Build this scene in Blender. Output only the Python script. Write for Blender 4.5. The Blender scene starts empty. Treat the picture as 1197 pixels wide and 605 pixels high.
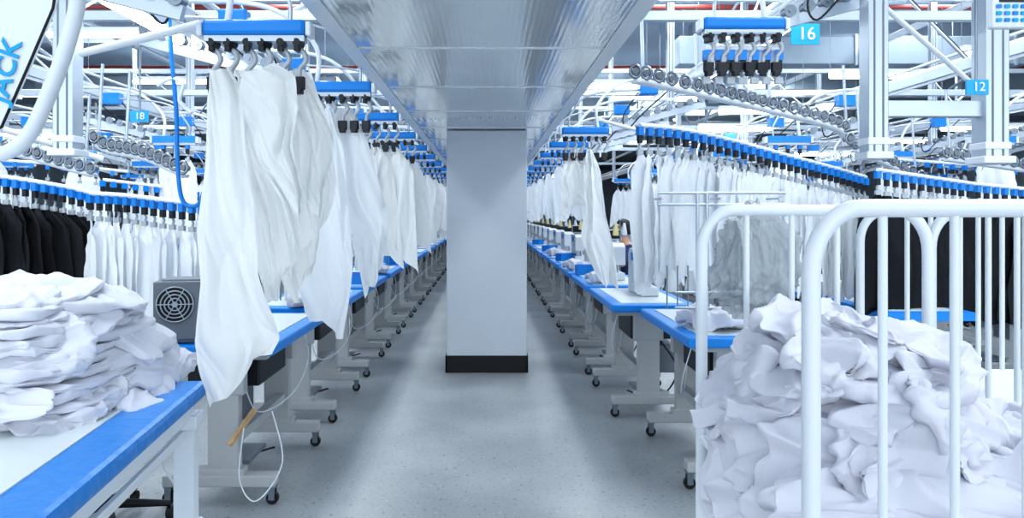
import bpy, bmesh, math, random
from mathutils import Vector, Matrix, noise
random.seed(7)
F=870.0; H=1.4
def W(px,py,Y): return Vector(((px-570)/F*Y, Y, H-(py-250)/F*Y))
scn=bpy.context.scene; COL=scn.collection
# ---------------- materials
def mat(name,col,rough=.5,metal=0,bump=0,bscale=30,var=0,vscale=4,emit=0,alpha=1,translu=0,sheen=0,spec=.5):
    m=bpy.data.materials.new(name); m.use_nodes=True; nt=m.node_tree; b=nt.nodes['Principled BSDF']
    b.inputs['Base Color'].default_value=(*col,1); b.inputs['Roughness'].default_value=rough; b.inputs['Metallic'].default_value=metal
    b.inputs['Specular IOR Level'].default_value=spec
    if emit: b.inputs['Emission Color'].default_value=(*col,1); b.inputs['Emission Strength'].default_value=emit
    if alpha<1: b.inputs['Alpha'].default_value=alpha
    if sheen: b.inputs['Sheen Weight'].default_value=sheen
    tc=nt.nodes.new('ShaderNodeTexCoord')
    if var:
        n=nt.nodes.new('ShaderNodeTexNoise'); n.inputs['Scale'].default_value=vscale; n.inputs['Detail'].default_value=6
        r=nt.nodes.new('ShaderNodeValToRGB'); r.color_ramp.elements[0].position=.3; r.color_ramp.elements[1].position=.7
        r.color_ramp.elements[0].color=(*[c*(1-var) for c in col],1); r.color_ramp.elements[1].color=(*[min(1,c*(1+var)) for c in col],1)
        nt.links.new(tc.outputs['Object'],n.inputs['Vector']); nt.links.new(n.outputs['Fac'],r.inputs['Fac']); nt.links.new(r.outputs['Color'],b.inputs['Base Color'])
    if bump:
        n=nt.nodes.new('ShaderNodeTexNoise'); n.inputs['Scale'].default_value=bscale; n.inputs['Detail'].default_value=4
        bp=nt.nodes.new('ShaderNodeBump'); bp.inputs['Strength'].default_value=bump; bp.inputs['Distance'].default_value=.02
        nt.links.new(tc.outputs['Object'],n.inputs['Vector']); nt.links.new(n.outputs['Fac'],bp.inputs['Height']); nt.links.new(bp.outputs['Normal'],b.inputs['Normal'])
    if translu:
        t=nt.nodes.new('ShaderNodeBsdfTranslucent'); t.inputs['Color'].default_value=(*col,1)
        mx=nt.nodes.new('ShaderNodeMixShader'); mx.inputs[0].default_value=translu; out=nt.nodes['Material Output']
        nt.links.new(b.outputs[0],mx.inputs[1]); nt.links.new(t.outputs[0],mx.inputs[2]); nt.links.new(mx.outputs[0],out.inputs[0])
    return m
M_blue=mat('blue_plastic',(.003,.23,.70),.35)
M_blue2=mat('blue_edge',(.002,.25,.76),.4)
M_blue3=mat('blue_edge_film',(.002,.24,.72),.3,bump=.35,bscale=16)
M_sign=mat('sign_blue',(.01,.36,.72),.4)
M_cyan=mat('cyan_print',(.0,.36,.70),.5)
M_white=mat('white_paint',(.76,.81,.86),.35)
M_cream=mat('cloth_soft_white',(.89,.905,.90),.85,bump=.10,bscale=12,translu=.26)
M_cloth=mat('cloth_white',(.87,.90,.93),.85,bump=.10,bscale=12,translu=.25)
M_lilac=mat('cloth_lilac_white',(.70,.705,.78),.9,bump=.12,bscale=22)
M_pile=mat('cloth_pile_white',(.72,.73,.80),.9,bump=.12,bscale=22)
M_blackcloth=mat('cloth_black',(.006,.007,.011),.9,bump=.2)
M_alu=mat('aluminium',(.50,.56,.63),.35,.65)
M_steel=mat('steel',(.26,.30,.35),.3,.9)
M_hook=mat('hook_grey',(.42,.46,.50),.35,.2)
M_grey=mat('frame_grey',(.42,.44,.45),.45)
M_dark=mat('dark_plastic',(.012,.014,.019),.5)
M_black=mat('black_rubber',(.006,.006,.008),.6)
M_top=mat('table_white',(.70,.76,.78),.3)
M_machine=mat('machine_white',(.66,.70,.74),.3)
M_motor=mat('motor_grey',(.17,.195,.23),.5)
M_col=mat('column_paint',(.60,.65,.71),.45,var=.03,vscale=2)
M_ceil=mat('ceiling_paint',(.42,.50,.58),.8,var=.15,vscale=.8)
M_wall=mat('wall_paint',(.46,.55,.64),.8,var=.06,vscale=.8)
M_duct=mat('duct_metal',(.30,.37,.44),.4,.4,var=.1,vscale=2)
M_red=mat('red_pipe',(.30,.05,.04),.5)
M_lamp=mat('lamp_tube',(.88,.95,1),.5,emit=14)
M_skin=mat('skin',(.55,.32,.22),.6)
M_hair=mat('hair',(.01,.008,.007),.6)
M_navy=mat('navy_shirt',(.03,.06,.16),.8)
M_wood=mat('wood',(.5,.33,.18),.6,var=.2,vscale=20)
M_bag=mat('plastic_film',(.50,.55,.58),.12,alpha=.55,bump=.9,bscale=20)
M_yellow=mat('yellow_thread',(.8,.7,.35),.7)
def floor_mat():
    m=bpy.data.materials.new('floor_epoxy'); m.use_nodes=True; nt=m.node_tree; b=nt.nodes['Principled BSDF']; L=nt.links
    tc=nt.nodes.new('ShaderNodeTexCoord')
    n=nt.nodes.new('ShaderNodeTexNoise'); n.inputs['Scale'].default_value=1.6; n.inputs['Detail'].default_value=10
    r=nt.nodes.new('ShaderNodeValToRGB'); r.color_ramp.elements[0].position=.3; r.color_ramp.elements[1].position=.7
    r.color_ramp.elements[0].color=(.255,.28,.295,1); r.color_ramp.elements[1].color=(.37,.395,.41,1)
    v=nt.nodes.new('ShaderNodeTexNoise'); v.inputs['Scale'].default_value=42; v.inputs['Detail'].default_value=5
    r2=nt.nodes.new('ShaderNodeValToRGB'); r2.color_ramp.elements[0].position=.30; r2.color_ramp.elements[1].position=.40
    r2.color_ramp.elements[0].color=(.35,.36,.38,1); r2.color_ramp.elements[1].color=(1,1,1,1)
    v3=nt.nodes.new('ShaderNodeTexNoise'); v3.inputs['Scale'].default_value=60; v3.inputs['Detail'].default_value=2
    r3=nt.nodes.new('ShaderNodeValToRGB'); r3.color_ramp.elements[0].position=.64; r3.color_ramp.elements[1].position=.70
    r3.color_ramp.elements[0].color=(0,0,0,1); r3.color_ramp.elements[1].color=(.14,.15,.16,1)
    mx=nt.nodes.new('ShaderNodeMixRGB'); mx.blend_type='MULTIPLY'; mx.inputs[0].default_value=.85
    m2=nt.nodes.new('ShaderNodeMixRGB'); m2.blend_type='ADD'; m2.inputs[0].default_value=1
    for x in (n,v,v3): L.new(tc.outputs['Object'],x.inputs['Vector'])
    L.new(n.outputs['Fac'],r.inputs['Fac']); L.new(v.outputs['Fac'],r2.inputs['Fac']); L.new(v3.outputs['Fac'],r3.inputs['Fac'])
    L.new(r.outputs['Color'],mx.inputs[1]); L.new(r2.outputs['Color'],mx.inputs[2]); L.new(mx.outputs['Color'],m2.inputs[1]); L.new(r3.outputs['Color'],m2.inputs[2]); L.new(m2.outputs['Color'],b.inputs['Base Color'])
    b.inputs['Roughness'].default_value=.33
    return m
M_floor=floor_mat()
def soffit_mat():
    m=mat('soffit_panel',(.68,.73,.77),.11,.4,var=.05,vscale=1.2,spec=1.0); nt=m.node_tree; b=nt.nodes['Principled BSDF']
    tc=nt.nodes.new('ShaderNodeTexCoord'); w=nt.nodes.new('ShaderNodeTexWave'); w.bands_direction='X'; w.inputs['Scale'].default_value=14; w.inputs['Distortion'].default_value=.3
    bp=nt.nodes.new('ShaderNodeBump'); bp.inputs['Strength'].default_value=.06; bp.inputs['Distance'].default_value=.004
    nt.links.new(tc.outputs['Object'],w.inputs['Vector']); nt.links.new(w.outputs['Fac'],bp.inputs['Height']); nt.links.new(bp.outputs['Normal'],b.inputs['Normal']); return m
M_soffit=soffit_mat()
# ---------------- mesh builder
class MB:
    def __init__(s): s.v=[]; s.f=[]; s.m=[]; s.s=[]
    def add(s,vs,fs,m=0,smooth=False):
        o=len(s.v); s.v+= [tuple(v) for v in vs]
        for f in fs: s.f.append([i+o for i in f]); s.m.append(m); s.s.append(smooth)
    def box(s,c,d,m=0,M=None):
        hx,hy,hz=d[0]/2,d[1]/2,d[2]/2; vs=[]
        for x in(-hx,hx):
            for y in(-hy,hy):
                for z in(-hz,hz):
                    p=Vector((x,y,z)); p=(M@p) if M else p
                    vs.append(p+Vector(c))
        s.add(vs,[(0,1,3,2),(4,6,7,5),(0,4,5,1),(2,3,7,6),(0,2,6,4),(1,5,7,3)],m); return s
    def beam(s,a,b,w,h,m=0):
        a=Vector(a);b=Vector(b);d=b-a;M=d.to_track_quat('Y','Z').to_matrix(); return s.box((a+b)/2,(w,d.length,h),m,M)
    def tube(s,pts,r,m=0,n=8,closed=False,caps=True):
        P=[Vector(p) for p in pts]; k=len(P)
        rr=r if isinstance(r,(list,tuple)) else [r]*k
        t0=(P[1]-P[0]).normalized(); up=Vector((0,0,1)) if abs(t0.z)<.9 else Vector((0,1,0))
        nn=t0.cross(up).normalized(); vs=[]
        for i in range(k):
            if closed: t=(P[(i+1)%k]-P[i-1])
            elif i==0: t=P[1]-P[0]
            elif i==k-1: t=P[-1]-P[-2]
            else: t=P[i+1]-P[i-1]
            t=t.normalized() if t.length>1e-9 else t0
            nn=(nn-t*nn.dot(t)); nn=nn.normalized() if nn.length>1e-6 else t.orthogonal().normalized(); bb=t.cross(nn)
            for j in range(n):
                a=2*math.pi*j/n; vs.append(P[i]+(nn*math.cos(a)+bb*math.sin(a))*rr[i])
        fs=[]
        for i in range(k if closed else k-1):
            for j in range(n):
                a=i*n+j;b=i*n+(j+1)%n;c=((i+1)%k)*n+(j+1)%n;d=((i+1)%k)*n+j; fs.append((a,b,c,d))
        s.add(vs,fs,m,True)
        if not closed and caps:
            s.add(vs[:n],[tuple(reversed(range(n)))],m); s.add(vs[-n:],[tuple(range(n))],m)
        return s
    def cyl(s,a,b,r,m=0,n=14): return s.tube([a,b],r,m,n)
    def obj(s,name,mats,parent=None,bevel=0):
        me=bpy.data.meshes.new(name); me.from_pydata(s.v,[],s.f)
        for mm in (mats if isinstance(mats,(list,tuple)) else [mats]): me.materials.append(mm)
        me.polygons.foreach_set('material_index',s.m); me.polygons.foreach_set('use_smooth',s.s); me.update()
        o=bpy.data.objects.new(name,me); COL.objects.link(o)
        if parent: o.parent=parent
        if bevel:
            b=o.modifiers.new('bev','BEVEL'); b.width=bevel; b.segments=2; b.limit_method='ANGLE'
        return o
def smooth_pts(pts,k=8):
    P=[Vector(p) for p in pts]; out=[]
    for i in range(len(P)-1):
        a=P[max(i-1,0)];b=P[i];c=P[i+1];d=P[min(i+2,len(P)-1)]
        for j in range(k):
            t=j/k; out.append(.5*((2*b)+(c-a)*t+(2*a-5*b+4*c-d)*t*t+(3*b-a-3*c+d)*t**3))
    out.append(P[-1]); return out
def tag(o,label,cat,group=None):
    o['label']=label; o['category']=cat
    if group: o['group']=group
    return o
def thing(name,label,cat,loc=(0,0,0),rz=0,group=None):
    e=bpy.data.objects.new(name,None); e.empty_display_size=.1; COL.objects.link(e); e.location=loc; e.rotation_euler[2]=rz
    return tag(e,label,cat,group)
def dup(root,loc=None,rot=None,scale=None):
    def rec(o,par):
        c=o.copy(); COL.objects.link(c)
        if par: c.parent=par; c.matrix_parent_inverse=o.matrix_parent_inverse.copy()
        for ch in o.children: rec(ch,c)
        return c
    n=rec(root,None)
    if loc is not None: n.location=loc
    if rot is not None: n.rotation_euler=rot if hasattr(rot,'__len__') else (0,0,rot)
    if scale is not None: n.scale=(scale,)*3
    return n
def structure(o): o['kind']='structure'; return o
# ---------------- room
CZ=4.2
structure(MB().box((0,21,-.05),(32,54,.1)).obj('floor',M_floor))
structure(MB().box((0,21,CZ+.05),(32,54,.1)).obj('ceiling',M_ceil))
structure(MB().box((0,48.1,CZ/2),(32,.2,CZ)).obj('wall_back',M_wall))
structure(MB().box((-16.1,21,CZ/2),(.2,54,CZ)).obj('wall_left',M_wall))
structure(MB().box((16.1,21,CZ/2),(.2,54,CZ)).obj('wall_right',M_wall))
def column(x,y,w,d,h,label):
    r=thing('column',label,'column',(x,y,0))
    MB().box((0,0,h/2),(w,d,h)).obj('shaft',M_col,r,.008)
    b=MB()
    for sx in(-1,1): b.box((sx*(w/2+.004),0,.075),(.012,d+.02,.15))
    for sy in(-1,1): b.box((0,sy*(d/2+.004),.075),(w+.02,.012,.15))
    b.obj('base_trim',M_black,r)
    return r
column(-.008,6.58+.35,.71,.70,2.14,'square pale grey painted column with black base under soffit')
for (x,y) in((-8.6,11),(8.9,11),(-8.6,19),(8.9,19),(-.008,20)):
    column(x,y,.6,.6,CZ if x**2>1 else 2.14,'square pale grey painted column standing among sewing lines')
# ---------------- soffit
SZ=2.14; SL=-.645; SR=.585
sf=thing('overhead_soffit','long glossy grey metal soffit hung above the aisle','soffit',((SL+SR)/2,0,SZ))
sw=SR-SL
pitch=1.02
ys=3.34-4*pitch
while ys<34:
    MB().box((0,ys+pitch/2,.02),(sw-.13,pitch-.006,.03)).obj('underside_panel',M_soffit,sf)
    MB().box((0,ys,.004),(sw-.13,.012,.008)).obj('seam_strip',M_white,sf)
    ys+=pitch
for sx in(-1,1):
    MB().box((sx*(sw/2-.033),16.4,.012),(.062,35,.03)).box((sx*(sw/2+.0),16.4,.10),(.012,35,.2)).box((sx*(sw/2-.07),16.4,.03),(.01,35,.02)).obj('edge_profile',M_white,sf)
MB().box((0,16.4,.205),(sw,35,.02)).obj('top_cover',M_duct,sf)
for yy in range(1,33,3):
    for sx in(-1,1):
        MB().cyl((sx*(sw/2-.05),yy+.5,.2),(sx*(sw/2-.05),yy+.5,CZ-SZ),.006).obj('suspension_rod',M_steel,sf)
# ---------------- cloth helpers
def ridge(q,oct=3):
    f=0;a=1;s=1
    for k in range(oct):
        r=1-abs(noise.noise(q*s))*2.6; f+=a*(r*r if r>0 else 0); a*=.5; s*=2.1
    return f
def interp(L,t):
    n=len(L)-1; x=t*n; i=min(int(x),n-1); f=x-i
    a=Vector(L[max(i-1,0)]);b=Vector(L[i]);c=Vector(L[i+1]);d=Vector(L[min(i+2,n)])
    cr=.5*((2*b)+(c-a)*f+(2*a-5*b+4*c-d)*f*f+(3*b-a-3*c+d)*f**3)
    return cr*.4+b.lerp(c,f)*.6
def cloth(name,L,R,seed,amp=.03,folds=3,nu=36,nv=44,m=None,hem=.02):
    rnd=random.Random(seed); ph=[rnd.uniform(0,6.28) for _ in range(8)]; dg=rnd.choice((-1,1))*rnd.uniform(1.5,3.5); tl=rnd.uniform(-.5,.5); vs=[];fs=[]
    for j in range(nv+1):
        t=j/nv; a=interp(L,t); b=interp(R,t)
        for i in range(nu+1):
            u=i/nu; p=a.lerp(b,u)
            nw=noise.noise(Vector((u*1.9,t*2.6,seed*3.3)))*3.4
            nw2=noise.noise(Vector((u*3.0,t*3.0,seed*5.1+9)))
            w1=math.sin(6.28*folds*.42*u+ph[0]+dg*t+nw)
            w1=math.copysign(abs(w1)**1.3,w1)
            w2=1-abs(math.sin(3.14*folds*.9*u+ph[1]-dg*.9*t+nw*1.1)); w2=w2*w2*max(0,.35+1.3*noise.noise(Vector((u*2.2,t*1.8,seed+3))))
            w3=ridge(Vector((u*1.3+dg*.5*t,t*2.0-u*1.2,seed*2.3)),2)-.6
            d=amp*((.4+.8*t)*w1*.75+w2*1.1+w3*.75+nw2*.3)
            tri=abs(((u*1.5+ph[3])%1)*2-1)-.5
            z=p.z+hem*t**5*tri*2.8
            vs.append((p.x+.3*amp*t*math.sin(6.28*u*folds*.6+ph[6]),p.y+d,z))
    for j in range(nv):
        for i in range(nu):
            a=j*(nu+1)+i; fs.append((a,a+1,a+nu+2,a+nu+1))
    b=MB(); b.add(vs,fs,0,True); return b.obj(name,m or M_cream)
def generic_panel(seed,h,w,m,nu=16,nv=22,amp=.022,pt=.14,hem=.02):
    rnd=random.Random(seed); s=rnd.uniform(-.08,.08); e=rnd.choice((-1,1))*rnd.uniform(.4,1)*pt
    L=[(-.03,0,0),(-w*.36+s*.2,0,-h*.15),(-w*.46+s*.5,0,-h*.55),(-w*.5+s,0,-h*(1+e))]
    R=[(.03,0,0),(w*.36+s*.2,0,-h*.15),(w*.45+s*.5,0,-h*.55),(w*.46+s,0,-h*(1-e))]
    return cloth('garment_panel',L,R,seed,amp,2.6,nu,nv,m,hem)
def make_hanger():
    r=thing('clamp_hanger','grey hook hanger with black clamp on conveyor bar','hanger')
    MB().box((0,0,-.014),(.022,.045,.034)).cyl((0,-.026,-.0),(0,.026,-.0),.014,0,12).obj('carriage',M_dark,r,.003)
    pts=smooth_pts([(0,0,-.02),(.020,.0,-.035),(.026,0,-.062),(.004,0,-.09)],5)
    MB().tube(pts,.0095,0,8).tube([(0.004,0,-.088),(0,0,-.125)],.009,0,8).obj('hook',M_hook,r)
    MB().box((0,0,-.14),(.044,.022,.045)).box((0,.0,-.168),(.03,.028,.02)).obj('clamp',M_dark,r,.003)
    return r
HANG=make_hanger()
def make_small_hanger():
    b=MB(); b.box((0,0,.004),(.030,.036,.046),0).box((0,0,-.038),(.024,.026,.044),1).tube([(0,0,-.055),(0,.012,-.075),(0,0,-.1)],.007,2,6).box((0,0,-.108),(.034,.02,.028),2)
    o=b.obj('clamp_hanger',[M_blue,M_dark,M_hook]); tag(o,'small blue and black clamp hanger on conveyor rail','hanger','rail hangers'); return o
SH=make_small_hanger()
SH_used=False
def small_hanger(loc,rz):
    global SH_used
    if not SH_used: SH_used=True; SH.location=loc; SH.rotation_euler[2]=rz; return SH
    return dup(SH,loc,rz)
def make_station():
    r=thing('conveyor_station','overhead hanger station with blue cap and white support arm','conveyor station')
    MB().box((0,0,0),(.36,.075,.055)).obj('blue_cap',M_blue,r,.014)
    for sx in(-1,1): MB().box((sx*.19,0,-.005),(.02,.07,.05)).obj('end_cap',M_white,r,.006)
    MB().box((0,0,-.037),(.35,.05,.02)).box((0,-.028,-.037),(.33,.004,.01)).obj('guide_bar',M_alu,r)
    MB().tube(smooth_pts([(.1,0,.02),(.1,.01,.2),(.26,.05,.36),(.5,.05,.42),(.85,.05,.42)],6),.012,0,10).obj('support_arm',M_white,r)
    MB().tube(smooth_pts([(-.12,0,.02),(-.1,.02,.14),(.1,.06,.30),(.85,.08,.34)],6),.008,0,8).obj('brace_tube',M_alu,r)
    MB().beam((.22,.09,.03),(.95,.09,.22),.03,.05).obj('sloped_rail',M_alu,r)
    for i in range(9):
        t=i/8; x=.24+.68*t; z=.08+.18*t
        MB().cyl((x,.065,z),(x,.115,z),.028,0,14).cyl((x,.06,z),(x,.12,z),.01,0,8).obj('roller',M_steel,r)
    MB().box((.5,.05,.33),(.14,.09,.09)).obj('motor_housing',M_blue,r,.01)
    MB().tube(smooth_pts([(.42,.05,.3),(.3,.02,.12),(.33,.0,.02),(.45,-.02,.14),(.7,.03,.36)],5),.005,0,6).obj('cable',M_dark,r)
    return r
ST=make_station()
def flat_copy(root,name,label,cat):
    bm=bmesh.new(); mats=[]
    def rec(c):
        if c.type=='MESH':
            me=c.data; t=me.copy(); bm2=bmesh.new(); bm2.from_mesh(t)
            idx=[]
            for mm in me.materials:
                if mm not in mats: mats.append(mm)
                idx.append(mats.index(mm))
            for f in bm2.faces: f.material_index=idx[f.material_index]
            bm2.to_mesh(t); bm2.free(); bm.from_mesh(t); bpy.data.meshes.remove(t)
        for k in c.children: rec(k)
    for c in root.children: rec(c)
    me=bpy.data.meshes.new(name); bm.to_mesh(me); bm.free()
    for m in mats: me.materials.append(m)
    o=bpy.data.objects.new(name,me); COL.objects.link(o); tag(o,label,cat); return o
# ---------------- hand-shaped near garments
def PX(L,Y): return [W(a,b,Y) for a,b in L]
near=[
 ([(246,84),(241,120),(238,200),(230,270),(234,330),(224,400),(230,440),(240,484)],[(268,78),(286,112),(289,190),(300,260),(304,320),(320,372),(323,395),(316,408)],2.58,3.2,.026),
 ([(284,86),(278,108),(290,145),(300,190),(330,240),(347,300)],[(322,74),(346,90),(348,130),(343,170),(354,222),(350,246)],2.48,2.6,.022),
 ([(334,84),(338,110),(348,150),(352,200),(354,235),(362,270)],[(352,78),(366,96),(388,150),(390,182),(380,215),(377,240)],2.66,2.6,.024),
 ([(268,84),(274,130),(286,200),(298,270),(304,320),(314,362)],[(300,80),(322,120),(332,190),(340,250),(347,300),(338,316)],2.75,2.8,.026),
 ([(300,84),(304,150),(322,220),(330,280),(330,330),(344,362)],[(346,84),(358,140),(368,200),(372,270),(370,300),(362,314)],2.85,2.8,.028),
 ([(342,84),(350,150),(352,220),(348,290),(350,322)],[(364,84),(384,150),(394,210),(386,250),(376,264)],2.93,2.6,.028),
]
for i,(L,R,Y,fo,am) in enumerate(near):
    o=cloth('garment_panel',PX(L,Y),PX(R,Y),11+i,am,fo,80,110,M_cream,.018); tag(o,'large off-white fabric panel hanging in folds from clamp hanger','fabric','fabric panels at first station')
st2=[
 ([(374,126),(374,180),(366,240),(358,300),(350,335),(354,366)],[(388,126),(402,180),(408,250),(414,310),(410,350),(403,396)],3.72,2.8,.028),
 ([(392,126),(392,170),(398,230),(408,270),(416,300),(426,346)],[(412,126),(432,170),(446,220),(456,260),(450,300),(446,318)],3.8,2.8,.028),
 ([(384,126),(380,150),(384,200),(388,240),(392,260),(394,300)],[(404,126),(424,160),(432,200),(440,250),(436,270),(428,296)],3.9,2.8,.03),
]
for i,(L,R,Y,fo,am) in enumerate(st2):
    o=cloth('garment_panel',PX(L,Y),PX(R,Y),31+i,am,fo,60,76,M_cloth,.018); tag(o,'off-white fabric panel draped from overhead hanger above table','fabric','fabric panels at second station')
rt=[
 ([(668,174),(658,195),(655,220),(658,252)],[(676,174),(686,195),(690,225),(686,236)],5.75,2.6,.03),
 ([(686,174),(682,200),(684,240),(680,280),(700,330)],[(692,174),(702,200),(708,250),(718,290),(722,336)],5.65,2.6,.03),
]
for i,(L,R,Y,fo,am) in enumerate(rt):
    o=cloth('garment_panel',PX(L,Y),PX(R,Y),51+i,am,fo,40,60,M_cream,.02); tag(o,'cream fabric panel hanging over blue edged sewing table','fabric','fabric panels beside the aisle')
GV=[generic_panel(100+i,.82,.27,M_cloth,amp=.018,pt=.05) for i in range(6)]
BV=[generic_panel(140+i,.85,.46,M_blackcloth,amp=.02,pt=.04) for i in range(2)]
FV=[generic_panel(160+i,.98,.34,M_cream,26,34,.028,.2) for i in range(6)]
used=set()
def panel(var,loc,rz,sc,label,group):
    if var.name not in used:
        used.add(var.name); o=var; o.location=loc; o.rotation_euler=(0,0,rz); o.scale=(sc,)*3
    else: o=dup(var,loc,rz,sc)
    tag(o,label,'fabric',group); return o
sx0=[('L',2.62+1.15*i) for i in range(16)]+[('R',3.3+1.2*i) for i in range(15)]
first=True
farst=flat_copy(ST,'conveyor_station','small overhead hanger station with blue cap bar','conveyor station')
farused=False
def station(loc,rz,far=False):
    global first,farused
    if not far:
        if first: first=False; ST.location=loc; ST.rotation_euler[2]=rz; ST['group']='overhead hanger stations'; return ST
        return dup(ST,loc,rz)
    if not farused: farused=True; farst.location=loc; farst.rotation_euler[2]=rz; farst['group']='distant hanger stations'; return farst
    return dup(farst,loc,rz)
hfirst=True
def hanger(loc,rz=0):
    global hfirst
    if hfirst: hfirst=False; HANG.location=loc; HANG.rotation_euler[2]=rz; HANG['group']='hook hangers'; return HANG
    return dup(HANG,loc,rz)
for side,Y in sx0:
    s=-1 if side=='L' else 1
    X=-.765 if s<0 else .75
    Z=2.04
    if side=='L' and Y<3: X=-.815; Z=2.05
    if side=='R' and Y<3.4: X=1.13; Z=2.24
    if side=='R' and 4<Y<5: continue
    if side=='R' and 5.6<Y<5.8: Y=5.74
    station((X,Y,Z),0 if s>0 else math.pi, Y>9)
    for i in range(6):
        dx=-.15+.06*i
        if Y<6.5: hanger((X+dx,Y,Z-.05),random.uniform(-.4,.4))
        elif Y<14: small_hanger((X+dx,Y,Z-.05),random.uniform(-.4,.4))
        if side=='L' and Y>4.5:
            if Y<16 and i%2==0 or Y<6.5:
                panel(random.choice(FV),(X+dx,Y+random.uniform(-.05,.05),Z-.2),random.uniform(-.6,.6)+(math.pi if i%2 else 0),random.uniform(.58,.82),'off-white fabric panel hanging from conveyor station','station fabric panels')
        if side=='R' and Y>6.5 and i in(1,4) and Y<18:
            panel(random.choice(GV),(X+dx,Y,Z-.2),random.uniform(-.6,.6),random.uniform(.45,.7),'off-white fabric panel hanging from conveyor station','station fabric panels')
# ---------------- sewing table
def make_table():
    r=thing('sewing_table','white topped sewing table with blue edge and grey wheeled legs','sewing table')
    MB().box((0,0,.762),(.58,1.16,.052)).obj('edge_band',M_blue2,r,.012)
    MB().box((0,0,.7895),(.43,1.0,.006)).obj('tabletop',M_top,r)
    for sy in(-1,1):
        lf=MB(); y=sy*.45
        lf.box((-.02,y,.42),(.15,.06,.58)).box((-.02,y,.72),(.42,.06,.04)).box((-.02,y,.62),(.20,.065,.18)).box((0,y,.12),(.54,.08,.055)).box((.0,y,.16),(.24,.07,.035))
        lg=lf.obj('leg_frame',M_grey,r,.006)
        for sx in(-1,1):
            c=MB(); x=sx*.25
            c.cyl((x,y-.012,.03),(x,y+.012,.03),.03,0,14).cyl((x,y-.015,.03),(x,y+.015,.03),.01,1,8).box((x,y-.02,.055),(.03,.004,.06),1).box((x,y+.02,.055),(.03,.004,.06),1).box((x,y,.088),(.04,.045,.012),1)
            c.obj('caster',[M_black,M_steel],lg)
    MB().box((-.05,0,.3),(.05,.86,.05)).obj('stretcher',M_grey,r)
    MB().box((.04,-.05,.62),(.30,.50,.22)).box((.1,.33,.62),(.16,.16,.22)).obj('motor_box',M_dark,r,.01)
    MB().box((.06,0,.10),(.20,.30,.02),0).cyl((.08,.08,.1),(.08,.1,.6),.007,0).obj('pedal',M_motor,r)
    MB().box((.14,-.12,.36),(.16,.26,.2)).obj('control_box',M_motor,r,.008)
    MB().tube(smooth_pts([(-.2,-.35,.74),(-.24,-.3,.55),(-.2,-.1,.4),(-.1,.2,.38),(-.05,.3,.6)],6),.0035,0,6).obj('power_cord',M_white,r)
    MB().tube(smooth_pts([(.1,-.3,.5),(.2,-.38,.3),(.1,-.2,.06),(-.1,-.1,.1)],6),.006,0,6).obj('signal_cord',M_dark,r)
    return r
TB=make_table()
tflat=flat_copy(TB,'sewing_table','distant white sewing table with blue edge','sewing table')
def make_machine():
    r=thing('sewing_machine','white industrial lockstitch sewing machine on table','sewing machine')
    prof=[(-.24,0),(.24,0),(.24,.30),(.20,.34),(-.20,.34),(-.26,.31),(-.26,.14),(-.18,.14),(-.17,.22),(.08,.22),(.10,.07),(-.24,.07)]
    b=MB(); n=len(prof)
    vs=[(0-.07,x,z) for x,z in prof]+[(.07,x,z) for x,z in prof]
    fs=[tuple(reversed(range(n))),tuple(range(n,2*n))]+[(i,(i+1)%n,(i+1)%n+n,i+n) for i in range(n)]
    b.add(vs,fs,0); b.obj('machine_body',M_machine,r,.012)
    MB().cyl((0,.24,.25),(0,.29,.25),.065,0,20).cyl((0,.29,.25),(0,.31,.25),.03,0,14).obj('handwheel',M_dark,r)
    MB().cyl((0,-.21,.14),(0,-.21,.075),.006).box((0,-.21,.078),(.02,.03,.006)).obj('needle_bar',M_steel,r)
    MB().box((-.072,.0,.28),(.006,.2,.06)).obj('front_panel',M_blue,r)
    MB().cyl((.1,.2,0),(.1,.2,.55),.006).cyl((.1,.1,.55),(.1,.3,.55),.005).cyl((.04,.14,.4),(.16,.26,.4),.005).obj('thread_stand',M_steel,r)
    for q in((.05,.15),(.15,.25)): MB().tube([(q[0],q[1],.40),(q[0],q[1],.42),(q[0],q[1],.52)],[.03,.03,.012],0,12).obj('thread_cone',M_yellow if q[0]<.1 else M_white,r)
    return r
MC=make_machine()
mflat=flat_copy(MC,'sewing_machine','distant white industrial sewing machine on table','sewing machine')
def place_first(o,loc,rz,store={}):
    if o.name not in store: store[o.name]=1; o.location=loc; o.rotation_euler=(0,0,rz); return o
    return dup(o,loc,rz)
LY=[4.05+1.4*i for i in range(16)]; RY=[4.25+1.35*i for i in range(16)]
TB['group']='sewing tables by the aisle'
tflat['group']='distant sewing tables'; MC['group']='sewing machines by the aisle'; mflat['group']='distant sewing machines'
for i,y in enumerate(LY):
    place_first(TB if y<11 else tflat,(-1.29,y,0),math.pi)
    if i>0: place_first(MC if y<9 else mflat,(-1.36,y,.793),math.pi)
for i,y in enumerate(RY):
    X=1.13 if i else 1.28
    place_first(TB if y<11 else tflat,(X,y,0),0)
    if i>0: place_first(MC if y<9 else mflat,(X+.06,y+.1,.793),0)
for X in(-3.0,-4.7,-6.4,2.75,4.5,6.2,8):
    for i in range(8):
        y=5.2+1.5*i
        place_first(tflat,(X,y,0),0 if X>0 else math.pi); place_first(mflat,(X,y,.793),0 if X>0 else math.pi)
def make_screen():
    r=thing('control_screen','small dark control screen on stalk beside machine','screen',group='control screens')
    MB().cyl((0,0,0),(0,0,.34),.009).box((0,0,.005),(.08,.06,.01)).obj('stalk',M_steel,r)
    MB().box((0,0,.40),(.15,.02,.11)).obj('housing',M_white,r,.006); MB().box((0,-.012,.405),(.125,.004,.08)).obj('display',M_dark,r); return r
SCN=make_screen()
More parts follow.
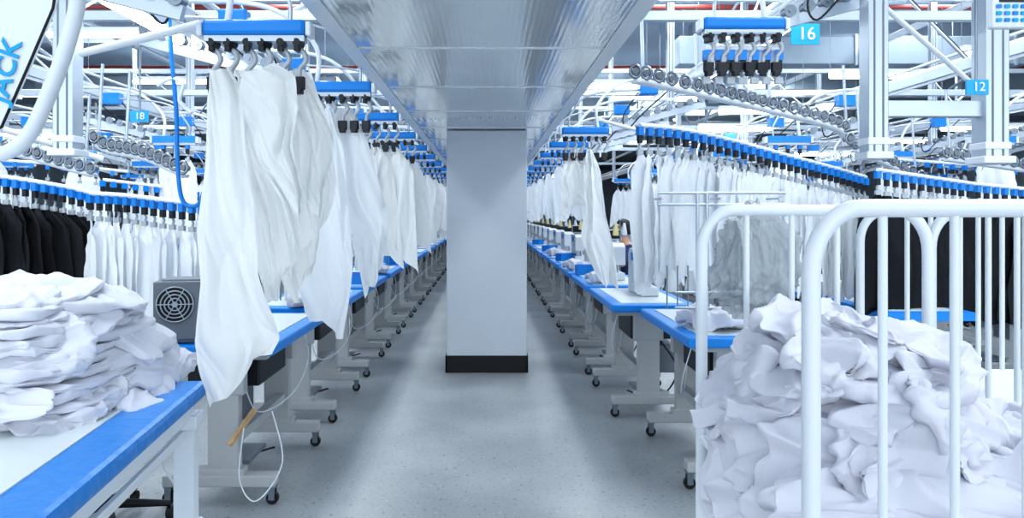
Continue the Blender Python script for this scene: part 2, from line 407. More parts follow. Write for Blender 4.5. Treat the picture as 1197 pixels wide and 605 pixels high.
def make_bin():
    b=MB(); b.box((0,0,.006),(.22,.16,.012)); 
    for sx in(-1,1): b.box((sx*.107,0,.05),(.008,.16,.09))
    for sy in(-1,1): b.box((0,sy*.077,.05),(.22,.008,.09))
    o=b.obj('parts_bin',M_blue); tag(o,'open blue plastic parts bin on sewing table','bin','blue parts bins'); return o
BIN=make_bin()
for i,(x,y) in enumerate([(-1.18,5.9),(-1.2,7.3),(-1.18,8.7),(1.3,6.0),(1.25,7.35),(1.28,8.7),(1.22,10.1),(2.9,6.2),(-3.1,6.0)]): place_first(SCN,(x,y,.793),(.5 if x<0 else -.4)+.2*(i%3))
for i,(x,y) in enumerate([(1.0,7.5),(-1.13,6.5),(1.02,9.7),(-1.15,9.2),(1.02,12.2),(1.02,14.9)]): place_first(BIN,(x,y,.793),.2*i)
# ---------------- overhead frames
for X in(-1.62,1.62,-3.4,3.4,-5.2,5.2,-7.5,7.5):
    r=thing('overhead_rail','long aluminium conveyor beam running over sewing line','rail',(X,0,2.46),group='conveyor beams')
    MB().box((0,15,0),(.05,26,.08)).obj('beam',M_alu,r,.004)
    MB().box((.0,15,.052),(.012,26,.02)).box((0,15,-.05),(.02,26,.02)).obj('track',M_white,r)
    MB().tube([(.06,2,.12),(.06,28,.12)],.012).obj('air_pipe',M_white,r)
def post(X,Y,z0,w,label):
    r=thing('hanging_post',label,'post',(X,Y,z0),group='hanging aluminium posts')
    b=MB(); L=CZ-z0
    b.box((0,0,L/2),(w,w,L))
    b.obj('profile',M_alu,r,.004)
    g=MB()
    for sx in(-.22,.22): g.box((sx*w,-w/2-.001,L/2),(.006,.004,L))
    g.obj('slot',M_motor,r)
    MB().box((0,0,-.01),(w*1.35,w*1.35,.03)).box((0,0,.05),(w*1.12,w*1.12,.03)).obj('foot_bracket',M_white,r,.004)
    return r
post(-1.86,3.3,1.68,.09,'square aluminium post with bracket hung from ceiling')
post(1.66,3.2,1.66,.085,'square aluminium post with bracket hung from ceiling')
post(2.16,3.2,1.64,.10,'thick square aluminium post with bracket hung from ceiling')
for X in(-3.2,3.0,-5.2,5.2,-7.4,7.4):
    for i in range(6): post(X,5.0+3*i+(.7 if X>0 else 0),2.2,.07,'slim aluminium post carrying conveyor beam')
for s in(-1,1):
    for i in range(5): post(s*1.52,6.2+3*i,2.3,.06,'slim aluminium post carrying conveyor beam')
def crossbeam(a,b,w,h,label='horizontal aluminium cross beam between posts'):
    o=MB().beam(a,b,w,h).obj('cross_beam',M_alu,None,.004); tag(o,label,'beam'); return o
crossbeam((1.66,3.2,1.85),(2.16,3.2,1.85),.05,.07,'slotted aluminium beam joining two posts')
CB=(4.6,7.5,10.5,14,18)
for Y in CB:
    for s in(-1,1):
        crossbeam((s*.8,Y,2.62),(s*9,Y,2.62),.05,.06)
        crossbeam((s*1.0,Y+1.1,3.05),(s*9,Y+1.1,3.05),.04,.05)
def rod(a,b,r=.012,m=None,lab='thin white diagonal brace rod',nm='brace_rod',cat='rod'):
    o=MB().tube([a,b],r).obj(nm,m or M_white); tag(o,lab,cat,'brace rods'); return o
rr=random.Random(3)
for i in range(46):
    s=rr.choice((-1,1)); x=s*rr.choice((1.62,1.62,3.4,3.4,5.2)); y=rr.choice(CB[:3])+1.1
    rod((x,y+rr.uniform(-1.2,1.2),2.48),(x+rr.uniform(-.6,.6),y,3.05),rr.choice((.008,.012,.018)),rr.choice((M_white,M_steel,M_alu)))
rod(W(96,62,3.2),W(236,28,2.75),.018,M_white,'thick white tube running to hanger station')
rod(W(0,150,3.6),W(120,186,3.9),.016,M_white,'white tube beside conveyor')
rod(W(1036,10,3.4),W(1150,110,3.6),.012,M_white)
rod(W(700,140,5),W(745,152,5),.012,M_white)
# ---------------- conveyor rows
def row(pts,n,var,h_sc,label,group,rz=0,rm=M_white,jit=.35):
    P=smooth_pts(pts,12)
    r=thing('hanger_rail','curved hanger rail with blue clips and hanging garments','rail',P[0])
    o=P[0]
    MB().tube([p-o+Vector((0,0,.035)) for p in P],.014).obj('rail_tube',rm,r)
    L=[0]
    for i in range(1,len(P)): L.append(L[-1]+(P[i]-P[i-1]).length)
    for k in range(n):
        d=L[-1]*k/(n-1) if n>1 else 0
        i=max(j for j in range(len(P)-1) if L[j]<=d+1e-9); f=(d-L[i])/max(1e-6,L[i+1]-L[i]); p=P[i].lerp(P[min(i+1,len(P)-1)],f)
        small_hanger(p,rz*.4)
        if var: panel(random.choice(var),p-Vector((0,0,.12)),rz+random.uniform(-jit,jit)+random.choice((0,math.pi)),h_sc*random.uniform(.95,1.04),label,group)
    return r
arc=[W(748,154,4.0),W(800,159,4.2),W(860,172,4.45),W(920,188,4.7),W(970,201,4.95),W(1012,213,5.2)]
row(arc,31,GV,.86,'white garment piece clipped on sloping rail','garments on the sloping rail',rz=.8)
row([W(1026,205,4.7),W(1090,214,4.9),W(1150,222,5.1),W(1260,232,5.3)],24,BV,.9,'black garment piece clipped on rail','black garments on rail',rz=.3)
row([W(-60,205,4.2),W(20,216,4.3),W(70,224,4.4),W(104,232,4.5)],16,BV,.9,'black garment piece clipped on rail','black garments on rail',rz=-.3)
row([W(106,233,4.3),W(150,236,4.2),W(190,241,4.1),W(236,246,4.0)],13,GV,.8,'white garment piece clipped on low rail','white garments on low rail',rz=-.75)
row([W(120,215,6.0),W(180,222,6.2),W(230,228,6.4)],10,GV,.8,'white garment piece clipped on low rail','white garments on low rail',rz=-.9)
row([W(826,66,3.32),W(910,66,3.32)],7,None,.8,'','',rz=0)
row([W(1040,190,7),W(1120,196,7),W(1230,205,7)],14,GV,.8,'white garment piece clipped on distant rail','garments on distant rail',rz=.7)
row([W(-20,190,7),W(60,196,7),W(150,205,7)],10,None,.8,'','',rz=.7)
def rollers(pts,n,rad=.034,label='sloping conveyor track with a row of steel rollers'):
    P=smooth_pts(pts,10); r=thing('roller_conveyor',label,'conveyor',P[0],group='roller conveyors'); o=P[0]
    MB().tube([p-o-Vector((0,0,.045)) for p in P],.016).obj('side_rail',M_white,r)
    MB().tube([p-o+Vector((0,.06,-.045)) for p in P],.012).obj('side_rail',M_white,r)
    L=[0]
    for i in range(1,len(P)): L.append(L[-1]+(P[i]-P[i-1]).length)
    for k in range(n):
        d=L[-1]*k/(n-1); i=max(j for j in range(len(P)-1) if L[j]<=d+1e-9); f=(d-L[i])/max(1e-6,L[i+1]-L[i]); p=P[i].lerp(P[i+1],f)-o
        circ=[(p.x+math.cos(a)*rad*.8,p.y-.02,p.z+math.sin(a)*rad) for a in [j*math.pi/7 for j in range(14)]]
        MB().tube(circ,.009,0,6,closed=True).cyl((p.x,p.y-.03,p.z),(p.x,p.y+.05,p.z),rad*.55,1,12).obj('roller',[M_steel,M_motor],r)
    for q in(0.1,.5,.9):
        p=P[int(q*(len(P)-1))]-o; MB().tube([p,p+Vector((0,.05,.45))],.01).obj('hanger_bracket',M_alu,r)
rollers([W(742,84,4.0),W(765,88,4.1),W(830,103,4.3),W(900,120,4.6),W(955,134,4.8),W(985,146,5.0),W(992,162,5.0)],22)
rollers([W(1105,178,5.2),W(1150,184,5.3),W(1230,196,5.4)],12)
rollers([W(1000,168,5.8),W(1040,186,5.8),W(1075,205,5.8)],8)
rollers([W(112,160,4.4),W(128,168,4.4),W(170,176,4.3),W(215,196,4.2)],12)
rollers([W(-30,168,4.6),W(20,172,4.6),W(70,186,4.6),W(108,196,4.6)],12)
for X in(-2.6,-4.2,-5.8,2.5,4.2,5.8,7.4):
    for i in range(6):
        y=6.2+1.5*i; station((X,y,2.02),0 if X>0 else math.pi,True)
        for kx in range(3): 
            panel(random.choice(GV),(X-.1+.1*kx,y,1.85),random.uniform(-.8,.8),.8,'white garment panel on distant station','distant hanging panels')
            small_hanger((X-.1+.1*kx,y,1.96),0)
# ---------------- signs
def text_mesh(body,size,m,parent,name='lettering',off=0,shear=0):
    c=bpy.data.curves.new('t','FONT'); c.body=body; c.size=size; c.extrude=.001; c.align_x='CENTER'; c.align_y='CENTER'; c.offset=off; c.shear=shear
    t=bpy.data.objects.new('t',c); COL.objects.link(t); bpy.context.view_layer.update()
    me=bpy.data.meshes.new_from_object(t.evaluated_get(bpy.context.evaluated_depsgraph_get())); bpy.data.objects.remove(t)
    me.materials.clear(); me.materials.append(m)
    o=bpy.data.objects.new(name,me); COL.objects.link(o); o.parent=parent; return o
def sign(num,px,py,Y,w,h):
    p=W(px,py,Y); r=thing('number_sign','blue station sign with white number '+num,'sign',p)
    MB().box((0,0,0),(w,.01,h)).obj('plate',M_sign,r)
    t=text_mesh(num,h*.85,M_white,r,off=.0004*h/.06); t.location=(w*.05,-.008,0); t.rotation_euler=(math.pi/2,0,0)
    MB().cyl((0,.006,h/2),(0,.006,h/2+.5),.006).obj('hanging_rod',M_steel,r)
sign('16',941,40,5.2,.20,.145); sign('12',1142,102,3.1,.092,.062); sign('18',163,136,4.0,.10,.062)
# banner upper left
bn=thing('banner_sign','white slanted banner with cyan lettering on bent white pole','sign',W(30,60,1.6))
o=W(30,60,1.6)
def q(px,py,dy=0): return W(px,py,1.6)-o+Vector((0,dy,0))
b=MB(); poly=[q(-150,-60),q(76,-60),q(64,10),q(34,80),q(2,150),q(-60,190),q(-150,150)]
n=len(poly); b.add(poly+[p+Vector((0,.006,0)) for p in poly],[tuple(range(n)),tuple(reversed(range(n,2*n)))]+[(i,i+n,(i+1)%n+n,(i+1)%n) for i in range(n)],0); b.obj('banner_panel',M_white,bn)
MB().tube([q(73,-60),q(62,10),q(32,80),q(2,148),q(-60,188)],.0032).obj('banner_border',M_black,bn)
t=text_mesh('JACK',.060,M_cyan,bn,off=.0012,shear=.1); t.location=q(8,84,-.004); t.rotation_euler=(math.pi/2,-math.radians(76),0)
MB().tube(smooth_pts([q(88,-70,.02),q(86,-10,.02),q(74,45,.02),q(52,105,.02),q(28,155,.02),(q(2,177,.02)),q(-30,180,.02),q(-100,210,.02)]+[Vector((-1.55,1.62,1.0))-o,Vector((-1.55,1.62,.80))-o],8),.0165,0,14).obj('bent_pole',M_white,bn)
kp=thing('control_keypad','small pale control keypad with blue buttons','keypad',W(1182,14,2.2))
MB().box((0,0,0),(.13,.03,.10)).obj('housing',M_white,kp,.006)
MB().box((.0,-.017,.035),(.09,.004,.02)).obj('display',M_dark,kp)
for i in range(3):
    for j in range(5): MB().box((-.048+.024*j,-.018,.012-.02*i),(.014,.006,.010)).obj('button',M_cyan if (i+j)%3 else M_blue,kp)
MB().cyl((0,0,.05),(0,0,CZ-W(1182,14,2.2).z),.008).obj('cable',M_white,kp)
# ---------------- lamps
def lamp(a,b,label='long white led tube lamp hung under ceiling',r_=.02):
    a=Vector(a);b=Vector(b); c=(a+b)/2; r=thing('tube_lamp',label,'lamp',c,group='tube lamps')
    MB().beam(a-c+Vector((0,0,.035)),b-c+Vector((0,0,.035)),.07,.04).obj('housing',M_white,r)
    MB().tube([a-c,b-c],r_,0,10).obj('tube',M_lamp,r)
    for p in(a-c,b-c): MB().cyl(p+Vector((0,0,.05)),Vector((p.x,p.y,CZ-c.z)),.003).obj('suspension_wire',M_steel,r)
lamp(W(122,-2,2.9),W(216,50,3.75),r_=.024)
for i in range(4): lamp((-2.14,4.6+2.6*i,2.66),(-2.14,6.2+2.6*i,2.66))
for i in range(3): lamp((2.5,5.6+2.6*i,2.95),(2.5,6.9+2.6*i,2.95),r_=.03)
for (px,py,Y) in((1028,88,6.8),(1050,165,10),(700,100,7),(765,115,8),(965,180,11),(110,40,6.5),(20,158,7),(890,130,8),(1150,150,8),(60,110,9),(200,95,9),(640,205,14),(1180,60,7),(860,150,9)):
    p=W(px,py,Y); lamp(p-Vector((.45,0,0)),p+Vector((.45,0,0)),r_=.03)
def area(x,y,z,sx,sy,p,rx=0):
    l=bpy.data.lights.new('ceiling_light','AREA'); l.shape='RECTANGLE'; l.size=sx; l.size_y=sy; l.energy=p; l.color=(.90,.96,1)
    o=bpy.data.objects.new('ceiling_light',l); COL.objects.link(o); o.location=(x,y,z); o.rotation_euler[0]=rx
for x in(-5.5,-2.2,2.2,5.5):
    for y in(1,4.5,9,14,20,28): area(x,y,CZ-.15,.8,3.2,(60 if y<3 else 100))
# ---------------- ceiling services
def pipe(a,b,r,m,lab,cat='pipe',nm='ceiling_pipe'):
    o=MB().tube([a,b],r,0,12).obj(nm,m); tag(o,lab,cat,'ceiling pipes'); return o
for Y,z,r,m in((7,3.7,.05,M_white),(9,3.9,.03,M_red),(12,3.75,.04,M_red),(15,3.8,.06,M_white),(18,3.6,.04,M_white),(6,3.3,.025,M_white)):
    pipe((-15.9,Y,z),(15.9,Y,z),r,m,'red steel pipe crossing under the ceiling' if m is M_red else 'white ceiling pipe crossing the hall')
for X in(-2.8,-4.4,2.9,4.8,-6.5,6.9): pipe((X,1.5,3.5),(X,40,3.5),.04,M_white if X>0 else M_alu,'straight pipe running under the ceiling')
dk=thing('ventilation_duct','grey rectangular ventilation duct under ceiling','duct',(0,9.6,3.45))
MB().box((4.6,0,0),(4.4,.6,.35)).obj('duct_body',M_duct,dk,.01)
for i in range(5): MB().box((2.6+i*1.0,0,0),(.03,.64,.39)).obj('flange',M_alu,dk)
for x in(3,6): MB().cyl((x,0,.17),(x,0,CZ-3.45),.008).obj('rod',M_steel,dk)
dk2=thing('ventilation_duct','grey rectangular ventilation duct under ceiling','duct',(-5,12.6,3.5))
MB().box((0,0,0),(5,.6,.35)).obj('duct_body',M_duct,dk2,.01)
for X in(-9,9):
    for i in range(7):
        o=MB().box((X/1.0,3+4*i,CZ-.15),(12,.25,.3)).obj('ceiling_beam',M_ceil); tag(o,'painted concrete ceiling beam','beam','ceiling beams')
for X in(-1.15,1.1):
    ct=thing('cable_tray','perforated aluminium cable tray above sewing line','cable tray',(X,0,2.95),group='cable trays')
    MB().box((0,16,0),(.2,27,.01)).box((-.1,16,.03),(.008,27,.06)).box((.1,16,.03),(.008,27,.06)).obj('tray',M_alu,ct)
    for i in range(5): MB().tube(smooth_pts([(-.07+.03*i,3,.02),(-.05+.02*i,12,.03),(-.06+.03*i,29,.02)],6),.008,0,6).obj('cable',[M_dark,M_white,M_blue][i%3],ct)
# ---------------- near left table
nt=thing('packing_table','white work table with blue edge on aluminium frame','table',(-1.03,2.74,0),math.radians(6.4))
MB().box((-.47,-1.0,.762),(.94,2.0,.058)).obj('edge_band',M_blue3,nt,.018)
MB().box((-.535,-1.0,.792),(.77,1.92,.006)).obj('tabletop',M_top,nt)
MB().box((-.06,-1.0,.70),(.05,1.9,.06)).box((-.9,-1.0,.70),(.05,1.9,.06)).box((-.47,-.06,.70),(.84,.05,.06)).box((-.06,-1.0,.62),(.02,1.8,.03)).obj('apron_rail',M_white,nt,.004)
for x,y in((-.06,-.06),(-.88,-.06),(-.06,-1.9),(-.88,-1.9)):
    MB().box((x,y,.36),(.07,.07,.66)).box((x,y,.66),(.095,.095,.05)).box((x,y,.28),(.095,.095,.03)).cyl((x,y,.03),(x,y,0),.03,0).obj('leg',M_white,nt,.004)
MB().box((-.06,-1.0,.25),(.04,1.8,.04)).box((-.47,-.06,.25),(.8,.04,.04)).obj('lower_rail',M_white,nt)
# ---------------- cloth piles
def lump(name,loc,dims,seed,m,rz=0,normal=None,fold=.05,sub=6,label='',group='',sq=.75,fs=3.0,stretch=(1,1,1),oc=3,irr=.15):
    bm=bmesh.new(); bmesh.ops.create_icosphere(bm,subdivisions=sub,radius=1)
    off=Vector((seed*3.1,seed*1.3,seed*.7)); D=Vector(dims)
    for v in bm.verts:
        d=v.co.normalized()
        e=Vector([math.copysign(abs(c)**sq,c) for c in d])
        p=Vector((e.x*D.x,e.y*D.y,e.z*D.z))
        q=Vector((p.x*stretch[0],p.y*stretch[1],p.z*stretch[2]))*fs+off
        wq=Vector(p)*fs*.45+off
        q=q+noise.noise_vector(wq)*.9
        disp=(ridge(q,oc)-.6)*fold
        low=noise.noise(Vector((d.x*1.4,d.y*1.4,seed*1.1)))*irr*2+noise.noise(Vector((d.x*4,d.y*4,seed*2.1)))*irr*.7
        nrm=Vector((d.x/D.x,d.y/D.y,d.z/D.z)).normalized()
        p=Vector((p.x*(1+low),p.y*(1+low),p.z))+nrm*disp
        if d.z<0: p.z=max(p.z,-D.z)
        v.co=p
    me=bpy.data.meshes.new(name); bm.to_mesh(me); bm.free(); me.materials.append(m); me.polygons.foreach_set('use_smooth',[True]*len(me.polygons))
    o=bpy.data.objects.new(name,me); COL.objects.link(o); o.location=loc
    if normal is None: o.rotation_euler=(0,0,rz)
    else:
        qn=Vector(normal).normalized().to_track_quat('Z','Y'); o.rotation_euler=(qn.to_matrix()@Matrix.Rotation(rz,3,'Z')).to_euler()
    tag(o,label,'fabric',group); return o
lp='white cotton garment folded in pile on table'; gp='garments piled on table'
rp=random.Random(5)
nl=12
for i in range(nl):
    z=.815+i*.0265; sh=1-.010*i-(.022*(i-7) if i>7 else 0)
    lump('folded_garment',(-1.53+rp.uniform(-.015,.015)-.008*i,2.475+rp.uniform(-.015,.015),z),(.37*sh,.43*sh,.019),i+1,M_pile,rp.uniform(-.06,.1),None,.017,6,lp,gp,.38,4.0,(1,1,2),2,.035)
for k,(x,y,z,a,b_,c,rz,nx,ny) in enumerate([
 (-1.66,2.45,1.135,.32,.34,.026,.2,0,-.08),(-1.50,2.55,1.125,.28,.27,.026,.9,.12,0),(-1.64,2.25,1.10,.30,.18,.026,.1,0,-.45),(-1.42,2.36,1.085,.21,.23,.026,.5,.35,-.3),
 (-1.32,2.62,1.03,.18,.22,.026,.2,.7,0),(-1.26,2.52,.96,.13,.2,.026,.1,1.0,-.1),(-1.24,2.72,.90,.13,.14,.026,.6,.9,.0),(-1.21,2.82,.845,.11,.09,.026,.2,.5,-.2),
 (-1.23,2.55,.87,.10,.18,.025,.1,.8,-.2),(-1.34,2.18,.99,.17,.11,.026,.3,.5,-.8),(-1.28,2.30,.90,.12,.16,.026,.2,.8,-.5),
 (-1.56,2.05,.87,.34,.07,.02,.02,0,-.5),(-1.26,2.14,.83,.13,.11,.02,.3,.4,-.4),(-1.20,2.40,.83,.09,.17,.02,.1,.4,-.1)]):
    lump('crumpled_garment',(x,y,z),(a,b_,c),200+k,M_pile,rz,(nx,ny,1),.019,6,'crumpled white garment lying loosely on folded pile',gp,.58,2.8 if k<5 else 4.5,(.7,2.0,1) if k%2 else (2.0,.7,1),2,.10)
# ---------------- right cart
def cart(loc,rz,label,w=.60,d=.74,zb=.80,zt=1.41,r=.0155,n=5,rb=.0078):
    c=thing('tube_trolley',label,'trolley',loc,rz)
    for yy in(0,d):
        R=.07; pts=[(0,yy,.12),(0,yy,zb),(0,yy,zt-R*1.6)]+[(R*1.2*(1-math.cos(a)),yy,zt-R*1.6+R*1.6*math.sin(a)) for a in [k*math.pi/16 for k in range(1,9)]]
        pts+= [(w-p[0],p[1],p[2]) for p in reversed(pts)]
        MB().tube(pts,r,0,16).obj('end_frame',M_white,c)
        MB().cyl((0,yy,zb),(w,yy,zb),.012).obj('lower_bar',M_white,c)
        for i in range(1,n):
            x=w*i/n; MB().cyl((x,yy,zb),(x,yy,zt-.005),rb).obj('upright_bar',M_white,c)
        for x in(0,w):
            MB().cyl((x-.012,yy,.05),(x+.012,yy,.05),.05,0,16).cyl((x-.016,yy,.05),(x+.016,yy,.05),.015,1,10).box((x,yy,.11),(.045,.05,.015),1).obj('caster',[M_black,M_steel],c)
    for x in(0,w):
        for z in(zb,.3): MB().cyl((x,0,z),(x,d,z),.012).obj('side_bar',M_white,c)
    b=MB()
    for i in range(1,12): b.cyl((w*i/12,0,zb),(w*i/12,d,zb),.004,0,6)
    b.box((w/2,d/2,zb+.006),(w-.02,d-.02,.004))
    b.obj('basket_floor',M_white,c)
    return c
cart((.552,1.27,0),math.radians(-2),'white tubular trolley piled with white garments')
cart((1.40,2.35,0),math.radians(-3),'white tubular trolley standing behind the loaded one',w=.7,d=.5,zt=1.405,n=8,rb=.009)
cg='garments piled in trolley'; cl='crumpled lilac-white cotton garment heaped in trolley'
k=0
for (x,y,z,a,b_,c) in [(.84,1.66,.90,.27,.30,.10),(.79,1.74,.99,.18,.20,.10),(1.08,1.60,.875,.17,.28,.065),(.86,1.45,.865,.27,.15,.065)]:
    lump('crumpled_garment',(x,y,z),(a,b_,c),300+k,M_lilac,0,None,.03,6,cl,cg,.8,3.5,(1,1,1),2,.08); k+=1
rc=random.Random(29)
def heap(cx,cy,cz,rx,ry,rz_,azs,zs,size,thick=.024):
    global k
    for el,na in zs:
        for j in range(na):
            az=azs[0]+(azs[1]-azs[0])*(j+.5*(int(el*10)%2)+rc.uniform(-.15,.15))/max(1,na)
            n_=Vector((math.cos(az)*math.cos(el),math.sin(az)*math.cos(el),math.sin(el)))
            p=Vector((cx+rx*n_.x,cy+ry*n_.y,cz+rz_*n_.z))
            nn=Vector((n_.x/rx,n_.y/ry,n_.z/rz_+.8))
            s=size*rc.uniform(.9,1.2)
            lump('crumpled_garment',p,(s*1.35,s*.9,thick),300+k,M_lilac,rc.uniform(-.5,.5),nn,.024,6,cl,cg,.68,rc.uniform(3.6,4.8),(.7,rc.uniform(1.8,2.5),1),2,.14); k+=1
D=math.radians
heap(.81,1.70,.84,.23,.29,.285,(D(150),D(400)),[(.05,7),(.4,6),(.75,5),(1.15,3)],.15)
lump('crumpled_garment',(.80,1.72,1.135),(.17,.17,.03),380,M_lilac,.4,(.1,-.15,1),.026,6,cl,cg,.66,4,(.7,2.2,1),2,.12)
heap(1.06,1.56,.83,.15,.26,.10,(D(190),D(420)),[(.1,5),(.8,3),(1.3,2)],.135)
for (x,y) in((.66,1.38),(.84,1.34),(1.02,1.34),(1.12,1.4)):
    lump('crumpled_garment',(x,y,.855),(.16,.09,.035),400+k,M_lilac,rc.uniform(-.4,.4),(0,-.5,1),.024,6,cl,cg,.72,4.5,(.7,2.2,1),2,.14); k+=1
# ---------------- cloth bundles on tables
BN=lump('fabric_bundle',(0,0,0),(.12,.15,.05),400,M_pile,0,None,.03,5,'small bundle of white cut fabric on sewing table','fabric bundles on tables',.7,7,(1,1,1),2,.2)
bf=True
for (x,y,rz,sc_) in [(-1.2,4.95,.2,1.1),(-1.15,7.7,.4,.9),(.98,6.6,.3,.8),(.97,8.2,.6,1),(1.0,10.9,.3,1),(1.2,4.0,.4,1.2),(2.6,5.7,.3,1.3),(-2.9,5.8,.3,1.3),(2.6,7.2,.3,1),(-2.9,7.3,.3,1)]:
    if bf: BN.location=(x,y,.845); BN.rotation_euler[2]=rz; bf=False
    else: dup(BN,(x,y,.845),rz,sc_)
# ---------------- motor box with vent
mb=thing('motor_unit','grey ventilated machine motor unit with round fan grille','motor',(-1.455,3.60,.793),math.radians(13)); mb.scale=(1.02,)*3
MB().box((0,0,.15),(.26,.20,.27)).box((0,0,.008),(.22,.18,.016)).box((.0,0,.288),(.20,.15,.012)).obj('housing',M_motor,mb,.025)
fx,fz=-.035,.18
MB().cyl((fx,-.097,fz),(fx,-.103,fz),.08,0,32).obj('grille_recess',M_dark,mb)
g=MB()
for rad in(.08,.062,.045,.028): g.tube([(fx+rad*math.cos(a),-.106,fz+rad*math.sin(a)) for a in [k_*math.pi/16 for k_ in range(32)]],.003,0,6,closed=True)
for k_ in range(6):
    a=k_*math.pi/3; g.cyl((fx,-.106,fz),(fx+.08*math.cos(a),-.106,fz+.08*math.sin(a)),.0025,0,6)
g.cyl((fx,-.10,fz),(fx,-.112,fz),.013,0,14); g.obj('fan_grille',M_alu,mb)
def hose(pts,r,m,lab):
    o=MB().tube(smooth_pts(pts,8),r,0,8).obj('hose',m); tag(o,lab,'hose'); return o
hose([W(196,-20,3.3),W(200,60,3.3),W(206,130,3.3),W(208,200,3.3),W(214,235,3.3),W(230,240,3.3),W(238,225,3.3)],.010,M_blue,'blue flexible air hose hanging beside fabric')
hose([W(184,100,3.3),W(200,92,3.3),W(214,98,3.3),W(210,118,3.3),W(224,132,3.3)],.010,M_white,'white flexible hose looped above table')
hose([W(285,500,3.5),W(280,560,3.5),W(300,585,3.5),W(330,540,3.6),W(318,480,3.6)],.0032,M_white,'white power cord under sewing table')
hose([W(200,500,2.9),W(190,540,3.0),W(215,580,3.1)],.005,M_white,'white power cord under sewing table')
rk=thing('thread_rack','grey wire thread rack standing on sewing table','rack',(1.10,3.9,.79))
for x in(0,.05): MB().cyl((x,0,0),(x,0,.72),.009).obj('pole',M_alu,rk)
for z,w in((.72,.46),(.66,.46),(.20,.26),(.12,.26)):
    MB().cyl((-w/2.2,0,z),(w,0,z),.007).obj('cross_arm',M_alu,rk)
for i in range(7): MB().cyl((-.16+.055*i,0,.12),(-.16+.055*i,0,.34),.004,0,6).obj('peg',M_steel,rk)
for x in(-.2,.1,.4): MB().cyl((x,-.08,.69),(x,.1,.69),.006).obj('cross_arm',M_alu,rk)
for i in range(3): MB().tube([(-.12+.1*i,.05,.20),(-.12+.1*i,.05,.22),(-.12+.1*i,.05,.31)],[.035,.035,.014],0,12).obj('thread_cone',M_white,rk)
bag=lump('plastic_bag',(1.16,3.2,1.19),(.16,.13,.24),77,M_bag,0,None,.06,6,'crumpled translucent grey plastic bag over equipment',None,.95,5,(1,1,.4),4,.06)
for v in bag.data.vertices:
    t=(v.co.z+.24)/.48; s_=1.1-.55*max(0,t-.35); v.co.x*=s_; v.co.y*=s_
bag['category']='plastic bag'
o=MB().cyl((1.16,3.2,0),(1.16,3.2,1.38),.02).box((1.16,3.2,.02),(.4,.4,.03)).box((1.16,3.2,1.15),(.12,.08,.24)).obj('bag_stand',M_machine); tag(o,'grey metal stand inside plastic bag','stand')
o=MB().beam(W(268,520,3.5),W(298,478,3.6),.03,.015).obj('wooden_stick',M_wood); tag(o,'short light wooden stick leaning under table','stick')
sc=thing('work_stool','black stool with five spoke wheeled base under table','stool',(-1.72,3.35,0))
for k_ in range(5):
    a=k_*2*math.pi/5+.3; e=(.27*math.cos(a),.27*math.sin(a),.07); MB().tube([(0,0,.1),e],[.025,.014]).obj('spoke',M_black,sc); MB().cyl((e[0]-.012,e[1],.028),(e[0]+.012,e[1],.028),.028).obj('caster',M_black,sc)
MB().cyl((0,0,.08),(0,0,.42),.022).obj('gas_column',M_dark,sc); MB().cyl((0,0,.42),(0,0,.48),.18,0,24).obj('seat',M_dark,sc,.02)
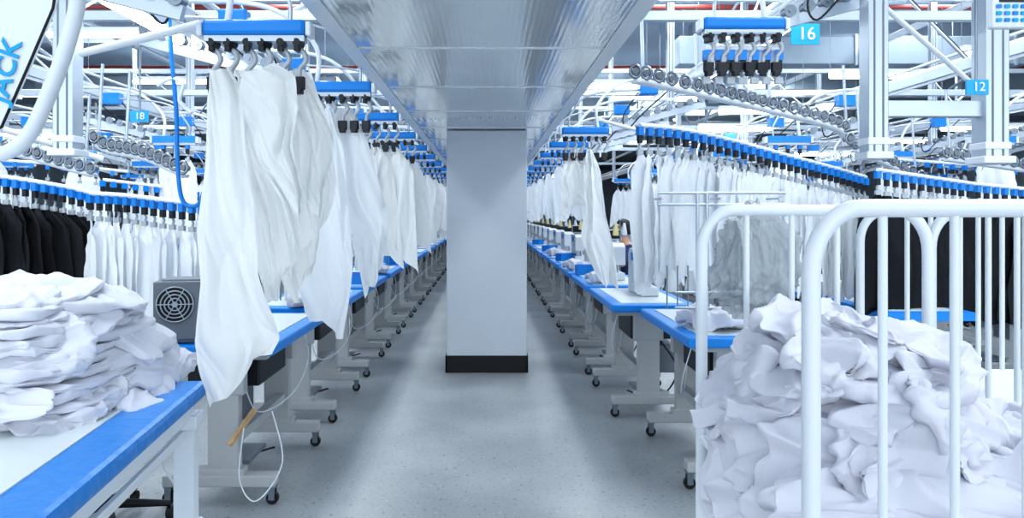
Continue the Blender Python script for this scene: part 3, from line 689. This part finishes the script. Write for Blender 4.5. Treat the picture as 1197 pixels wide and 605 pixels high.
# ---------------- seated worker
def skin_obj(name,V,E,Rd,m,parent,sub=2):
    me=bpy.data.meshes.new(name); me.from_pydata(V,E,[]); o=bpy.data.objects.new(name,me); COL.objects.link(o)
    sm=o.modifiers.new('skin','SKIN')
    if not me.skin_vertices: bpy.context.view_layer.update()
    if me.skin_vertices:
        for i,r in enumerate(Rd): me.skin_vertices[0].data[i].radius=(r,r)
        me.skin_vertices[0].data[0].use_root=True
    s=o.modifiers.new('sub','SUBSURF'); s.levels=sub; s.render_levels=sub; me.materials.append(m); o.parent=parent; return o
def person(loc,rz,label,shirt):
    p=thing('person',label,'person',loc,rz)
    V=[(0,0,.52),(0,.02,.68),(0,.0,.86),(0,-.03,1.0),(0,-.06,1.08),(0,-.09,1.14)]; R=[.13,.12,.13,.12,.055,.05]
    E=[(0,1),(1,2),(2,3),(3,4),(4,5)]
    V+=[(0,-.10,1.2),(0,-.10,1.27)]; R+=[.085,.07]; E+=[(5,6),(6,7)]
    for s in(-1,1):
        k=len(V); V+=[(s*.17,-.03,1.0),(s*.22,-.12,.80),(s*.16,-.36,.84),(s*.14,-.43,.84)]; R+=[.055,.045,.032,.028]; E+=[(3,k),(k,k+1),(k+1,k+2),(k+2,k+3)]
        for f in range(4):
            j=len(V); fx=(f-1.5)*.02; V+=[(s*.14+fx,-.47,.845),(s*.14+fx*1.1,-.50-.006*(f in(1,2)),.835)]; R+=[.009,.008]; E+=[(k+3,j),(j,j+1)]
        j=len(V); V+=[(s*.14-s*.035,-.44,.835)]; R+=[.010]; E+=[(k+3,j)]
        k=len(V); V+=[(s*.1,-.05,.50),(s*.12,-.45,.50),(s*.12,-.42,.12),(s*.12,-.52,.05)]; R+=[.085,.06,.04,.035]; E+=[(0,k),(k,k+1),(k+1,k+2),(k+2,k+3)]
    skin_obj('body',V,E,R,M_skin,p)
    SV=[(0,0,.52),(0,.02,.68),(0,0,.86),(0,-.03,1.02),(-.18,-.03,1.0),(-.23,-.12,.80),(.18,-.03,1.0),(.23,-.12,.80)]
    skin_obj('shirt',SV,[(0,1),(1,2),(2,3),(3,4),(4,5),(3,6),(6,7)],[.145,.135,.145,.13,.065,.055,.065,.055],shirt,p)
    TV=[(0,0,.50),(-.1,-.05,.5),(-.12,-.45,.5),(-.12,-.42,.14),(.1,-.05,.5),(.12,-.45,.5),(.12,-.42,.14)]
    skin_obj('trousers',TV,[(0,1),(1,2),(2,3),(0,4),(4,5),(5,6)],[.145,.095,.072,.052,.095,.072,.052],M_navy,p)
    bm=bmesh.new(); bmesh.ops.create_icosphere(bm,subdivisions=4,radius=1)
    for v in bm.verts:
        c=v.co.copy(); v.co=Vector((c.x*.086,-.075+c.y*.10,1.245+c.z*.10))
        if c.y<-.3 and c.z<.35: v.co.y=-.09; v.co.x*=.8
        if c.z<-.4: v.co.y+=.03
    me=bpy.data.meshes.new('hair'); bm.to_mesh(me); bm.free(); me.materials.append(M_hair); h=bpy.data.objects.new('hair',me); COL.objects.link(h); h.parent=p
    for s in(-1,1):
        MB().tube([(s*.03,-.185,1.235),(s*.03,-.178,1.235)],.009,0,8).obj('eye',M_dark,p)
        MB().tube([(s*.085,-.09,1.25),(s*.085,-.09,1.2)],.014,0,8).obj('ear',M_skin,p)
    MB().tube([(0,-.175,1.23),(0,-.2,1.2),(0,-.18,1.195)],[.006,.012,.008],0,8).obj('nose',M_skin,p)
    MB().tube([(-.02,-.178,1.165),(.02,-.178,1.165)],.005,0,6).obj('mouth',M_red,p)
    return p
person((1.72,9.0,0),-math.pi/2,'seated worker in dark shirt bending over sewing machine',M_navy)
st=thing('work_stool','round black stool under seated worker','stool',(1.72,9.0,0))
MB().cyl((0,0,.34),(0,0,.38),.17,0,24).obj('seat',M_dark,st); MB().cyl((0,0,.02),(0,0,.34),.03).cyl((0,0,0),(0,0,.02),.2,0,24).obj('pedestal',M_steel,st)
# ---------------- world, camera
w=bpy.data.worlds.new('world'); scn.world=w; w.use_nodes=True
bg=w.node_tree.nodes['Background']; bg.inputs[0].default_value=(.85,.93,1,1); bg.inputs[1].default_value=2.5
cam=bpy.data.cameras.new('camera'); co=bpy.data.objects.new('camera',cam); COL.objects.link(co)
co.location=(0,0,H); co.rotation_euler=(math.pi/2,0,0); cam.sensor_width=36; cam.sensor_fit='HORIZONTAL'; cam.lens=36*F/1197
cam.shift_x=28.5/1197; cam.shift_y=-52.5/1197; cam.clip_start=.05; cam.clip_end=200
scn.camera=co
scn.view_settings.view_transform='Standard'
for lk in ('Medium High Contrast','High Contrast'):
    try:
        scn.view_settings.look=lk; break
    except Exception: pass
